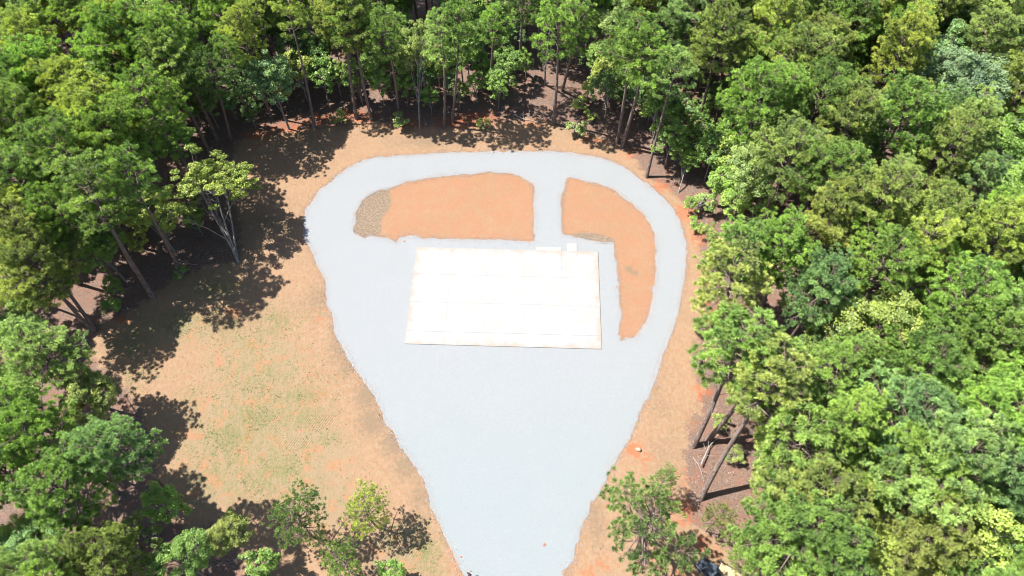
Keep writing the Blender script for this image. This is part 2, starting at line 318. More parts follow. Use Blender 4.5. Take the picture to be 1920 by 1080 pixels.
tag(gravel, "pale blue grey gravel yard narrowing to a drive with a loop road round two soil islands", None, None, "structure")

# ------------------------------------------------------------------ concrete slab
mc, nt, n, l, b = new_mat("pale_concrete"); g = NT(nt)
bg = g.noise(.35, 4, .6); fn = g.noise(3.5, 5, .6)
col = g.mix(g.ramp(bg, .3, .7), (.66, .65, .62), (.72, .72, .715))
col = g.mix(g.ramp(g.noise(.32, 5, .62), .48, .78, 0, .75), col, (.56, .585, .62))
col = g.mix(g.ramp(fn, .6, .8, 0, .3), col, (.60, .55, .48))
dustm = g.ramp(g.m('ADD', g.attr("rim"), g.m('MULTIPLY', g.m('SUBTRACT', g.noise(.9, 5, .65), .5), 3.0)), .9, -.5, 0, .75)
col = g.mix(dustm, col, (.66, .49, .36)); col = g.mix(1.0, col, (.288, .288, .288), 'MULTIPLY')
l.new(col, b.inputs["Base Color"]); b.inputs["Roughness"].default_value = .8
A, B, C_, D = [Vector((*at(x, y, .12), 0)) for x, y in ((780.1, 463.7), (1120.9, 471.7), (1128.4, 654.6), (759.9, 643.8))]
root = link("concrete_slab", None, None, None)
tag(root, "large white concrete foundation slab in the middle of the gravel yard", "foundation slab")
ex = (B - A + C_ - D).normalized(); ey = Vector((-ex.y, ex.x, 0)); cen = (A + B + C_ + D) / 4
Wd = ((B - A).length + (C_ - D).length) / 2; Dp = ((A - D).length + (B - C_).length) / 2
Lq = lambda p: ((p - cen).dot(ex), (p - cen).dot(ey))
aa, bb_, cc_, dd_ = Lq(A), Lq(B), Lq(C_), Lq(D)
root.location = cen; root.rotation_euler = (0, 0, math.atan2(ex.y, ex.x))
def quad_block(name, Q, z0, z1, n1, n2, rimf, parent, gap=0.0):
    """slab block over the quad Q (four local xy corners), top split in n1 x n2 cells, saw joints as real grooves"""
    V = []; F = []; R = []
    cols = []; 
    def lin(k, n): 
        e = []; 
        for q in range(n + 1):
            t = q / n
            if 0 < q < n: e += [(t, -1), (t, 1)]
            else: e += [(t, 0)]
        return e
    Us = lin(0, n1); Vs = lin(0, n2)
    Q = [Vector(q) for q in Q]; w = (Q[1] - Q[0]).length; h = (Q[3] - Q[0]).length
    def dens(E, L):
        o = []
        for (t0, s0), (t1, s1) in zip(E[:-1], E[1:]):
            a = t0 + s0 * .012 / L; b_ = t1 + s1 * .012 / L
            if t1 - t0 < 1e-6: continue
            o.append((a, b_))
        return o
    cu = dens(Us, w); cv = dens(Vs, h); S = 7
    pt = lambda u, v: Q[0].lerp(Q[1], u).lerp(Q[3].lerp(Q[2], u), v)
    for (u0, u1) in cu:
        for (v0, v1) in cv:
            b0 = len(V)
            for a_ in range(S + 1):
                for c_ in range(S + 1):
                    p = pt(u0 + (u1 - u0) * a_ / S, v0 + (v1 - v0) * c_ / S); V.append((p.x, p.y, z1)); R.append(rimf(p))
            for a_ in range(S):
                for c_ in range(S):
                    k = b0 + a_ * (S + 1) + c_; F.append((k, k + 1, k + S + 2, k + S + 1))
            ring = [(a_, 0) for a_ in range(S)] + [(S, c_) for c_ in range(S)] + [(S - a_, S) for a_ in range(S)] + [(0, S - c_) for c_ in range(S)]
            idx = [b0 + a_ * (S + 1) + c_ for a_, c_ in ring]; b1 = len(V)
            for k in idx: V.append((V[k][0], V[k][1], z0)); R.append(R[k])
            m_ = len(idx)
            for q in range(m_): F.append((idx[q], idx[(q + 1) % m_], b1 + (q + 1) % m_, b1 + q))
    b0 = len(V)
    for q in Q: V.append((q.x, q.y, z1 - .012)); R.append(0)
    F.append((b0, b0 + 1, b0 + 2, b0 + 3))
    me = npmesh(name, V, F, [mc], False, dict(rim=R))
    import bmesh
    bm = bmesh.new(); bm.from_mesh(me); bmesh.ops.recalc_face_normals(bm, faces=bm.faces); bm.to_mesh(me); bm.free()
    return link(name, me, parent)
x0, x1 = (aa[0] + dd_[0]) / 2, (bb_[0] + cc_[0]) / 2; y1, y0 = (aa[1] + bb_[1]) / 2, (cc_[1] + dd_[1]) / 2
ysp = y0 + (y1 - y0) * .125
rimd = lambda p: min(p[0] - x0, x1 - p[0], p[1] - y0, y1 - p[1])
quad_block("floor_panel", [(x0, ysp + .004), (x1, ysp + .004), (x1, y1), (x0, y1)], -.1, .13, 5, 3, rimd, root)
quad_block("porch_strip", [(x0, y0), (x1, y0), (x1, ysp - .004), (x0, ysp - .004)], -.1, .115, 5, 1, rimd, root)
def stoop(pa, pb, zt):
    a_ = Lq(Vector((*at(*pa, zt), 0))); b_ = Lq(Vector((*at(*pb, zt), 0)))
    quad_block("stoop", [(a_[0], y1 + .003), (b_[0], y1 + .003), (b_[0], a_[1]), (a_[0], a_[1])], -.1, zt, 1, 1, lambda p: 3, root)
stoop((1005, 462.6), (1053, 463.5), .12); stoop((1063, 456), (1081.5, 456.4), .11)

# ------------------------------------------------------------------ tree builders
UP = np.array([0, 0, 1.])
def unit(v): return v / (np.linalg.norm(v, axis=-1, keepdims=True) + 1e-9)
class Wood:
    def __init__(s): s.V = []; s.F = []; s.n = 0
    def tube(s, P, R, n=5):
        V, F = tube(P, R, n); s.V.append(V); s.F.append(F + s.n); s.n += len(V)
    def mesh(s, name, mat): return npmesh(name, np.concatenate(s.V), np.concatenate(s.F), [mat], True)
def needles(name, C, D, T, r, per, ln, wd):
    N = len(C); d = unit(unit(r.normal(size=(N, per, 3))) + .6 * D[:, None] + .42 * UP)
    L = ln * r.uniform(.65, 1.1, (N, per, 1)) * r.uniform(.8, 1.2, (N, 1, 1))
    pr = unit(np.cross(d, unit(r.normal(size=(N, per, 3)))))
    c = C[:, None] + d * .04 + r.normal(size=(N, per, 3)) * .025
    w = wd * r.uniform(.7, 1.3, (N, per, 1))
    V = np.stack([c, c + d * L * .55 + pr * w * .5, c + d * L, c + d * L * .55 - pr * w * .5], 2).reshape(-1, 3)
    F = np.arange(N * per)[:, None] * 4 + np.array([[0, 1, 2, 3]])
    tone = np.repeat(np.clip(T[:, None] + r.normal(size=(N, per)) * .12, 0, 1).ravel(), 4)
    return npmesh(name, V, F, [M_NEEDLE], False, dict(tone=tone))
def pine(seed, H=21., R=3.6, z0=.5, nb=46, per=88, sub=2.5, ln=.38, wd=.048, sway=.5, tr=.24, flat=1.):
    r = np.random.default_rng(seed); W = Wood()
    nz = 9; ts = np.linspace(0, 1, nz); ph = r.uniform(0, 6.28, 2)
    axis_ = lambda t: np.array([sway * math.sin(t * 2.6 + ph[0]) * t, sway * math.sin(t * 2.1 + ph[1]) * t, H * t * .985])
    W.tube([axis_(t) for t in ts], [tr * (1.25 if t == 0 else 1) * (1 - t) ** .75 + .03 for t in ts], 9)
    C = []; D = []; T = []
    gold = 2.39996
    blob = r.normal(size=(6, 3))
    for i in range(nb):
        t = ((i + .5) / nb) ** .85; z = z0 + (1 - z0) * t * .97
        az = i * gold + r.normal() * .35
        prof = (1 - t ** 2.4) ** .55 * (.6 + .4 * min(1, t * 3.5)) + .1
        prof *= 1 + .22 * math.sin(2 * az + seed) + .15 * math.sin(3 * az + 2 * seed)
        L = R * prof * r.uniform(.7, 1.15); el = math.radians(6 + 52 * t ** 1.5 * flat + r.normal() * 7)
        p0 = axis_(z); h = np.array([math.cos(az), math.sin(az), 0])
        def bp(s): return p0 + h * (L * s * math.cos(el)) + UP * (L * s * math.sin(el) + .10 * L * s * s)
        ss = np.linspace(0, 1, 5); rb = .028 + .018 * L
        W.tube([bp(s) for s in ss], [rb * (1 - .8 * s) for s in ss], 4)
        tb = np.clip(r.normal(.5, .22), 0, 1)
        C.append(bp(1)); D.append(unit(h + UP * .5)); T.append(tb)
        m = int(L * sub) + 2
        for q in range(m):
            s = .3 + .7 * (q + r.uniform(0, .9)) / m; s = min(s, .98)
            sd_ = 1 if q % 2 else -1; a2 = az + sd_ * math.radians(r.uniform(30, 70)); h2 = np.array([math.cos(a2), math.sin(a2), 0])
            l2 = L * .42 * (1.15 - s * .7) * r.uniform(.6, 1.2) + .25; q0 = bp(s); q1 = q0 + h2 * l2 + UP * l2 * r.uniform(.1, .5)
            W.tube([q0, (q0 + q1) / 2 - UP * .03, q1], [.022, .016, .008], 3)
            k = max(1, int(l2 / .55))
            for e in range(k):
                f = 1 - e / k * .8
                o = r.normal(size=3) * np.array([.1, .1, .06])
                C.append(q0 + (q1 - q0) * f + o + UP * .05); D.append(unit(h2 * .8 + UP * .6 + r.normal(size=3) * .3)); T.append(np.clip(tb + r.normal() * .2, 0, 1))
    for i in range(7):                                                  # dead stubs under the crown
        z = r.uniform(z0 * .55, z0); az = r.uniform(0, 6.28); L = r.uniform(.4, 1.7); p0 = axis_(z)
        W.tube([p0, p0 + np.array([math.cos(az) * L, math.sin(az) * L, r.uniform(-.1, .3) * L])], [.03, .008], 3)
    return W.mesh("trunk", M_BARK), needles("crown", np.array(C), np.array(D), np.array(T), r, per, ln, wd)
def leaves(name, C, Rr, T, r, per, size, flat=.55, mat=None):
    N = len(C); o = unit(r.normal(size=(N, per, 3))) * (r.random((N, per, 1)) ** .45) * Rr[:, None, None]; o[..., 2] *= flat
    c = C[:, None] + o; nrm = unit(r.normal(size=(N, per, 3)) * .62 + UP * .75 + unit(o) * .55)
    a = unit(np.cross(nrm, unit(r.normal(size=(N, per, 3))))); b_ = np.cross(nrm, a)
    s = size * r.uniform(.6, 1.25, (N, per, 1))
    V = np.stack([c - a * s, c + b_ * s * .62, c + a * s, c - b_ * s * .62], 2).reshape(-1, 3)
    F = (np.arange(N * per)[:, None] * 4 + np.array([[0, 1, 2, 3]]))
    tone = np.repeat(np.clip(T[:, None] + r.normal(size=(N, per)) * .16, 0, 1).ravel(), 4)
    return npmesh(name, V, F, [mat or M_LEAF], False, dict(tone=tone))
def broad(seed, H=14., R=3.6, z0=.35, nc=150, per=160, size=.105, stems=1, bark=None, cr=.62, open_=0., tr=.17):
    r = np.random.default_rng(seed); W = Wood(); zc = H * (z0 + 1) / 2 + .2; hz = H * (1 - z0) / 2
    C = []
    ph = r.uniform(0, 6.28, 3)
    for i in range(nc):
        d = unit(r.normal(size=3)); 
        if d[2] < -.35: d[2] *= -.6; d = unit(d)
        az = math.atan2(d[1], d[0]); k = 1 + .2 * math.sin(2 * az + ph[0]) + .16 * math.sin(3 * az + ph[1]) + .12 * math.sin(5 * d[2] + ph[2])
        rr = r.uniform(.25, 1) ** .4 * k
        C.append([d[0] * R * rr, d[1] * R * rr, zc + d[2] * hz * rr])
    C = np.array(C); keep = np.ones(len(C), bool)
    if open_:
        ax = r.normal(size=(3, 3)); 
        for i in range(3): keep &= ~((C - np.array([0, 0, zc])) @ unit(ax[i]) > R * (1 - open_) * 1.2)
        C = C[keep] if keep.sum() > 20 else C
    limbs = []
    for s in range(stems):
        a = s * 6.28 / stems + r.uniform(0, 1); sp = .0 if stems == 1 else R * .45
        top = np.array([math.cos(a) * sp, math.sin(a) * sp, H * .86]); t = np.linspace(0, 1, 8)[:, None]
        P = top * t; P[:, 0] += np.sin(t[:, 0] * 5 + s) * .22 * t[:, 0]; P[:, 1] += np.sin(t[:, 0] * 4 + s * 2) * .22 * t[:, 0]
        if stems > 1: P[:, :2] *= t ** .5 * .6 + .4
        W.tube(P, tr * (1 if stems == 1 else .7) * (1 - t[:, 0] * .85) + .01, 7); limbs.append(P)
    nl = 9 * (1 if stems == 1 else 1) + stems
    for i in range(nl):
        P0 = limbs[i % stems]; k = r.integers(2, 6); st = P0[k]; tgt = C[r.integers(len(C))]; t = np.linspace(0, 1, 5)[:, None]
        Pm = st + (tgt - st) * t; Pm[:, 2] += np.sin(t[:, 0] * 3.14) * .3 - t[:, 0] * 0; Pm += r.normal(size=Pm.shape) * .1 * np.sin(t * 3.14)
        W.tube(Pm, .075 * (1 - t[:, 0] * .8), 5); limbs.append(Pm)
    nodes = np.concatenate([p[2:] for p in limbs])
    for c in C:
        d = np.linalg.norm(nodes - c, axis=1) + (nodes[:, 2] > c[2]) * 1.5; p = nodes[d.argmin()]
        W.tube([p, (p + c) / 2 + np.array([0, 0, -.08]) + r.normal(size=3) * .08, c], [.028, .02, .008], 3)
    T = np.clip(r.normal(.5, .22, len(C)), 0, 1)
    return W.mesh("trunk", bark or M_GREYBARK), leaves("crown", C, cr * r.uniform(.7, 1.25, len(C)), T, r, per, size)
def snag(seed, H=12., R=2.6):
    r = np.random.default_rng(seed); W = Wood(); t = np.linspace(0, 1, 7)
    tops = []
    for s in range(3):
        a = s * 2.1 + r.uniform(0, .7); top = np.array([math.cos(a) * R * .4, math.sin(a) * R * .4, H * r.uniform(.8, 1)])
        P = top * t[:, None] ** np.array([[1.6, 1.6, 1]]) + r.normal(size=(7, 3)) * .07 * t[:, None]; W.tube(P, .14 * (1 - .85 * t), 6); tops.append(P)
    for i in range(42):
        P = tops[i % 3]; k = r.integers(2, 7); p = P[k]; a = r.uniform(0, 6.28); L = r.uniform(.6, R) * (1.1 - k / 9)
        q = p + np.array([math.cos(a) * L * .7, math.sin(a) * L * .7, L * r.uniform(.3, .9)])
        W.tube([p, (p + q) / 2 + r.normal(size=3) * .1, q], [.04, .028, .01], 4)
        for e in range(3):
            f = r.uniform(.4, .9); b0 = p + (q - p) * f; W.tube([b0, b0 + unit(q - p + r.normal(size=3) * L * .8) * L * .4], [.02, .006], 3)
    return W.mesh("trunk", M_DEAD), None

VAR = {
 'pine': [pine(11, 21, 3.9, .52, 50), pine(12, 22, 3.6, .56, 46), pine(13, 20, 4.3, .5, 54), pine(14, 23, 3.4, .58, 44), pine(15, 21, 4.0, .54, 50, sway=.9), pine(16, 20.5, 3.7, .48, 50, flat=.8), pine(17, 22, 4.2, .57, 52, flat=1.1)],
 'lean_pine': [pine(21, 20, 2.7, .62, 28, sub=2.2, tr=.2), pine(22, 22, 2.5, .66, 24, sub=2.2, tr=.2), pine(23, 21, 3.0, .6, 30, sub=2.0, tr=.22)],
 'young_pine': [pine(31, 12, 3.9, .26, 34, per=60, sub=1.6, ln=.34, wd=.05, tr=.15, flat=.8), pine(32, 10, 3.0, .22, 44, per=44, sub=1.9, ln=.30, wd=.05, tr=.13, sway=.7)],
 'broad': [broad(41), broad(42, 15, 3.9, .4, 160), broad(43, 13, 3.3, .3, 140), broad(44, 14, 3.7, .35, 150, open_=.25)],
 'multi': [broad(51, 13, 4.4, .36, 175, 160, .11, stems=4, cr=.6)],
 'under': [broad(61, 8, 2.1, .2, 60, 95, .12, cr=.5, tr=.08), broad(62, 7, 1.9, .2, 50, 95, .12, cr=.5, tr=.08), broad(63, 9, 2.2, .25, 62, 90, .12, cr=.48, tr=.09, open_=.3)],
 'shrub': [broad(71, 2.2, 1.2, .08, 26, 90, .085, stems=3, cr=.36, tr=.03), broad(72, 1.8, 1.1, .08, 22, 80, .08, stems=3, cr=.34, tr=.03)],
 'snag': [snag(81), snag(82, 11, 2.2)],
}
VH = {'pine': [21, 22, 20, 23, 21, 20.5, 22], 'lean_pine': [20, 22, 21], 'young_pine': [12, 10], 'broad': [14, 15, 13, 14], 'multi': [13], 'under': [8, 7, 9], 'shrub': [2.2, 1.8], 'snag': [12, 11]}
RAD = {'pine': 3.9, 'lean_pine': 2.8, 'young_pine': 3.2, 'broad': 3.6, 'multi': 3.9, 'under': 2, 'shrub': 1.2, 'snag': 2.2}
ZC = {'pine': .8, 'lean_pine': .85, 'young_pine': .65, 'broad': .72, 'multi': .7, 'under': .65, 'shrub': .6, 'snag': .7}
TONE = {  # needle and leaf base colours
 'mid green': (0.188, 0.295, 0.074), 'bright green': (0.224, 0.355, 0.079), 'yellow-green': (0.312, 0.389, 0.090), 'olive green': (0.242, 0.304, 0.088),
 'blue-green': (0.184, 0.297, 0.115), 'dark green': (0.124, 0.208, 0.062), 'pale green': (0.251, 0.349, 0.116), 'golden green': (.275, .345, .085), 'grey-green': (.185, .275, .145)}
NAME = {'pine': ('pine_tree', 'pine'), 'lean_pine': ('pine_tree', 'pine'), 'young_pine': ('young_pine_tree', 'pine'), 'broad': ('broadleaf_tree', 'broadleaf tree'), 'multi': ('broadleaf_tree', 'broadleaf tree'), 'under': ('understory_tree', 'small tree'), 'shrub': ('shrub', 'shrub'), 'snag': ('dead_tree', 'dead tree')}
GROUP = {'pine': 'pines of the forest round the clearing', 'lean_pine': 'pines of the forest round the clearing', 'young_pine': 'young pines beside the yard', 'broad': 'broadleaf trees among the pines', 'multi': 'broadleaf trees among the pines', 'under': 'small trees under the pines', 'shrub': 'shrubs at the forest edge', 'snag': 'bare dead trees'}
PLACED = []
used = set()
def tree(kind, x, y, h, tone='mid green', label=None, wide=1., lean=(0, 0), var=None, rz=None):
    vs = VAR[kind]; v = rnd.randrange(len(vs)) if var is None else var
    k = h / VH[kind][v]; t = link(NAME[kind][0], None)
    t.location = (x, y, zat(x, y) - .05); t.scale = (k * wide, k * wide, k)
    t.rotation_mode = 'XYZ'
    Mr = Matrix.Rotation(math.atan2(lean[0], h), 3, 'Y') @ Matrix.Rotation(-math.atan2(lean[1], h), 3, 'X') @ Matrix.Rotation(rnd.uniform(0, 6.28) if rz is None else rz, 3, 'Z')
    t.rotation_euler = Mr.to_euler()
    tm, cm = vs[v]
    a = link("trunk", tm, t)
    c = TONE[tone]; f = rnd.uniform(.9, 1.1)
    if cm: b_ = link("crown", cm, t); b_.color = (c[0] * f * rnd.uniform(.94, 1.06), c[1] * f, c[2] * f, 1)
    cx, cy = proj(x + lean[0] * .8, y + lean[1] * .8, h * ZC[kind])
    PLACED.append((t, kind, x, y, h, tone, cx, cy, RAD[kind] * k * wide))
    if label is None:
        where = "in the left forest" if cx < 600 and cy < 680 else "at lower left" if cx < 960 and cy >= 680 else "behind the loop" if cx < 1230 and cy < 330 else "in the right forest"
        look = {'pine': 'pine', 'lean_pine': 'slender pine', 'young_pine': 'young pine', 'broad': 'broadleaf', 'multi': 'many-stemmed broadleaf', 'under': 'small broadleaf', 'shrub': 'low shrub', 'snag': 'bare grey snag'}[kind]
        X_, Y_ = max(0, min(100, round(cx / 19.2))), max(0, min(100, round(cy / 10.8)))
        while True:
            if not -20 < cx < 1940:
                label = f"{tone} {look} standing beyond the photo's {'left' if cx < 0 else 'right'} edge, {Y_} percent down"
                while label in used: Y_ += 1; label = f"{tone} {look} standing beyond the photo's {'left' if cx < 0 else 'right'} edge, {Y_} percent down"
                break
            label = f"{tone if kind != 'snag' else 'leafless'} {look} {where}, {'crown ' if kind != 'shrub' else ''}{X_} percent across the photo, {Y_} down"
            if label not in used: break
            X_ += 1
    used.add(label)
    tag(t, label, NAME[kind][1], GROUP[kind])
    return t
def base(kind, px, py, h, tone, label=None, **k): x, y = at(px, py); return tree(kind, x, y, h, tone, label, **k)
def crown(kind, px, py, h, tone, label=None, **k): x, y = at(px, py, h * ZC[kind]); return tree(kind, x, y, h, tone, label, **k)
def between(kind, bpx, cpx, h, tone, label=None, **k):           # base and crown both seen: the tree leans between them
    x, y = at(*bpx); cx, cy = at(*cpx, h * ZC[kind]); f = 1 / ZC[kind]
    return tree(kind, x, y, h, tone, label, lean=((cx - x) * f, (cy - y) * f), **k)

# --- trees whose foot can be seen, round the clearing
between('lean_pine', (590,240), (545,15), 21, 'yellow-green', "tall slim yellow-green pine whose foot meets the clearing's top left corner")
between('lean_pine', (668,222), (640,10), 21, 'mid green', "slim pine left of the pair of trunks above the loop's left bend")
between('lean_pine', (697,226), (655,30), 20, 'olive green', "reddish trunked olive pine nearest the soil above the loop's left bend")
between('lean_pine', (748,215), (728,60), 19, 'mid green', "mid green pine standing behind the lone bush on the soil rim")
between('broad', (787,243), (780,80), 15, 'olive green', "olive thin crowned tree with its foot on the soil above the loop's left half", wide=.75)
between('lean_pine', (833,236), (828,60), 19, 'pale green', "pale green slim tree above the shadow that touches the loop's top")
between('lean_pine', (848,228), (858,50), 20, 'mid green', "mid green slim pine just right of the pale one above the loop's shadow")
between('lean_pine', (920,170), (922,40), 18, 'bright green', "thin bright green pine left of the track opening in the rear forest")
between('lean_pine', (973,133), (985,-20), 22, 'dark green', "thick trunked pine at the head of the litter covered opening")
between('lean_pine', (1037,233), (1055,45), 21, 'bright green', "bright green pine on a straight lone trunk in the litter opening", wide=1.15)
between('lean_pine', (1054,170), (1085,30), 20, 'mid green', "mid green pine close behind the lone straight trunk in the opening")
between('snag', (1022,160), (1022,95), 9, 'olive green', "small bare dead tree standing in the litter covered opening")
between('lean_pine', (1157,268), (1195,80), 21, 'mid green', "left stem of the twin pines above the loop's right shoulder", wide=1.1)
between('lean_pine', (1166,276), (1215,95), 21, 'bright green', "right stem of the twin pines above the loop's right shoulder", wide=1.1)
between('lean_pine', (1155,182), (1180,50), 20, 'dark green', "dark pine standing deeper behind the twin pines")
between('lean_pine', (1212,332), (1270,130), 20, 'pale green', "pale green pine leaning right, nearest the gravel at the loop's right shoulder", wide=1.1)
between('under', (1272,362), (1300,270), 8, 'bright green', "bright green sapling just right of the leaning pine beside the loop")
between('broad', (1385,430), (1420,310), 15, 'pale green', "pale soft crowned tree right of the loop's right bend", wide=.9)
between('lean_pine', (467,228), (425,95), 19, 'mid green', "pine behind the shaded top left corner of the clearing")
between('lean_pine', (433,262), (400,130), 18, 'dark green', "dark pine left of the shaded top left corner of the clearing")
between('multi', (447,492), (388,330), 14, 'golden green', "golden green many-stemmed tree leaning over the clearing's left edge", rz=.4, wide=1.08)
between('lean_pine', (340,510), (235,330), 21, 'mid green', "pine with long trunk right of its two neighbours on the left edge")
between('lean_pine', (287,557), (160,340), 22, 'mid green', "middle one of three long leaning pine trunks on the left edge", wide=1.3)
between('lean_pine', (177,618), (45,425), 19, 'olive green', "leftmost long leaning pine trunk, ending above the grassy corner", wide=1.1)
between('lean_pine', (72,567), (10,470), 17, 'bright green', "short bright pine at the photo's left edge, beside long trunks")
crown('pine', 65,660, 16, 'pale green', "pale green pine at the photo's left edge beside the shaded grass", wide=1.25)
crown('pine', 215,835, 20, 'blue-green', "blue-green pine above the big dark shadow on the lower left field", wide=1.0)
crown('pine', 70,820, 20, 'bright green', "bright pine at the left edge beside the blue-green pine")
crown('pine', 115,925, 19, 'mid green', "mid green pine just below left of the blue-green one", wide=1.1)
crown('broad', 165,745, 11, 'olive green', "olive bushy tree above the blue-green pine at lower left")
crown('young_pine', 690,960, 8.5, 'yellow-green', "small open yellow-green tree on its own beside the drive's left side", var=1, wide=.8)
crown('young_pine', 560,975, 10, 'dark green', "dark young pine standing on the field's bottom edge", var=1, wide=.8)
crown('broad', 430,1000, 9, 'olive green', "rounded olive tree between the bottom left pines and the dark young pine", wide=.8)
crown('young_pine', 640,1050, 9, 'mid green', "young pine cut by the bottom edge left of the open yellow-green tree", var=0, wide=.7)
crown('under', 310,950, 7, 'bright green', "small bright green tree beside the pale soil patch at lower left")
crown('broad', 340,1055, 11, 'mid green', "mid green tree on the bottom edge under the small bright one", wide=.9)
crown('pine', 195,1045, 15, 'olive green', "olive pine cut by the bottom edge at left")
crown('broad', 40,1050, 12, 'blue-green', "blue-green broadleaf in the bottom left corner")
crown('under', 490,1060, 6, 'bright green', "small bright bushy tree at the foot of the dark young pine")
crown('under', 735,1072, 4.5, 'bright green', "low bright tree at the foot of the open yellow-green tree")
crown('young_pine', 1215,995, 12.5, 'dark green', "open dark green young pine right of the drive's lower end", var=0, wide=1.05, rz=1.0)
crown('young_pine', 1245,905, 7, 'pale green', "thin pale young pine just above the dark green one beside the drive", var=1, wide=.6)
crown('young_pine', 1345,970, 8, 'olive green', "small olive pine over the litter between dark young pine and trailer", var=0, wide=.5)
crown('young_pine', 1400,1030, 9, 'olive green', "olive young pine hanging over the wooden trailer", var=1, wide=.7)
between('lean_pine', (1310,683), (1372,520), 19, 'olive green', "olive pine on a curved trunk rising from the right edge of the soil", wide=1.5)
between('lean_pine', (1345,600), (1385,470), 18, 'mid green', "pine behind the curved trunk at the right edge of the soil", wide=1.4)
between('pine', (1430,572), (1465,470), 19, 'bright green', "bright broad pine right of the open olive pines on the right edge")
between('lean_pine', (1300,836), (1400,640), 20, 'mid green', "pine on the lower bent trunk beside the dead branches", wide=1.45)
between('lean_pine', (1328,825), (1455,690), 19, 'mid green', "pine standing just behind the bent trunk", wide=1.3)
between('lean_pine', (1313,935), (1465,690), 22, 'olive green', "pine on the long straight trunk with its shadow across the litter", wide=1.3)
between('lean_pine', (1418,975), (1500,830), 19, 'mid green', "pine on the short thick trunk at the litter's right edge", wide=1.6)
between('lean_pine', (1405,1027), (1480,900), 16, 'olive green', "pine standing between the litter patch and the trailer", wide=1.5)
between('pine', (1632,985), (1720,880), 20, 'bright green', "bright pine whose leaning trunk shows in a dark gap at lower right")
# --- crowns picked out by colour
for kd, px, py, h, tn in (
 ('pine',225,75,21,'bright green'),('broad',190,470,10,'bright green'),('broad',95,530,9,'mid green'),('pine',120,400,18,'bright green'),('broad',30,560,9,'dark green'),('pine',60,500,17,'olive green'),('pine',312,120,20,'pale green'),('pine',1420,470,17,'bright green'),('pine',1385,620,15,'mid green'),('pine',320,75,22,'bright green'),('pine',232,60,21,'yellow-green'),('pine',60,90,20,'yellow-green'),('pine',75,145,20,'bright green'),('pine',145,165,21,'yellow-green'),('pine',20,160,20,'mid green'),
 ('pine',268,190,20,'bright green'),('pine',185,225,20,'yellow-green'),('pine',30,235,20,'mid green'),('pine',205,262,20,'bright green'),('broad',322,262,11,'bright green'),('pine',110,295,21,'mid green'),('pine',35,335,20,'pale green'),
 ('pine',25,395,19,'yellow-green'),('broad',140,420,13,'bright green'),('broad',280,400,12,'yellow-green'),('broad',510,150,13,'blue-green'),('broad',395,30,12,'blue-green'),('pine',450,60,19,'yellow-green'),
 ('pine',1355,75,21,'olive green'),('pine',1500,110,21,'olive green'),('pine',1430,185,21,'bright green'),('pine',1700,90,22,'yellow-green'),('pine',1850,70,20,'pale green'),('broad',1800,165,18,'grey-green'),('broad',1765,120,16,'blue-green'),
 ('pine',1600,40,20,'mid green'),('pine',1590,235,21,'olive green'),('pine',1690,210,22,'mid green'),('pine',1480,290,20,'pale green'),('pine',1570,330,21,'mid green'),('pine',1790,280,20,'olive green'),('broad',1880,260,14,'bright green'),
 ('pine',1640,380,21,'olive green'),('pine',1760,430,20,'olive green'),('pine',1870,460,21,'yellow-green'),('pine',1570,400,20,'olive green'),('pine',1650,500,20,'bright green'),('pine',1540,540,19,'blue-green'),('pine',1800,560,21,'bright green'),
 ('broad',1640,625,18,'golden green'),('pine',1730,690,21,'mid green'),('pine',1860,640,21,'mid green'),('pine',1560,690,20,'mid green'),('pine',1590,800,21,'bright green'),('pine',1700,790,21,'blue-green'),('pine',1850,780,22,'bright green'),
 ('pine',1780,880,22,'pale green'),('pine',1890,900,21,'blue-green'),('pine',1540,930,19,'olive green'),('broad',1830,1020,18,'yellow-green'),('broad',1660,1040,12,'yellow-green'),('pine',1500,1010,19,'mid green'),('broad',1900,350,15,'bright green'),
 ('pine',1560,1050,19,'mid green'),('pine',1740,1000,18,'olive green'),('snag',1485,15,13,'olive green'),('snag',400,8,13,'olive green'),('pine',640,20,20,'olive green')):
    crown(kd, px, py, h, tn)
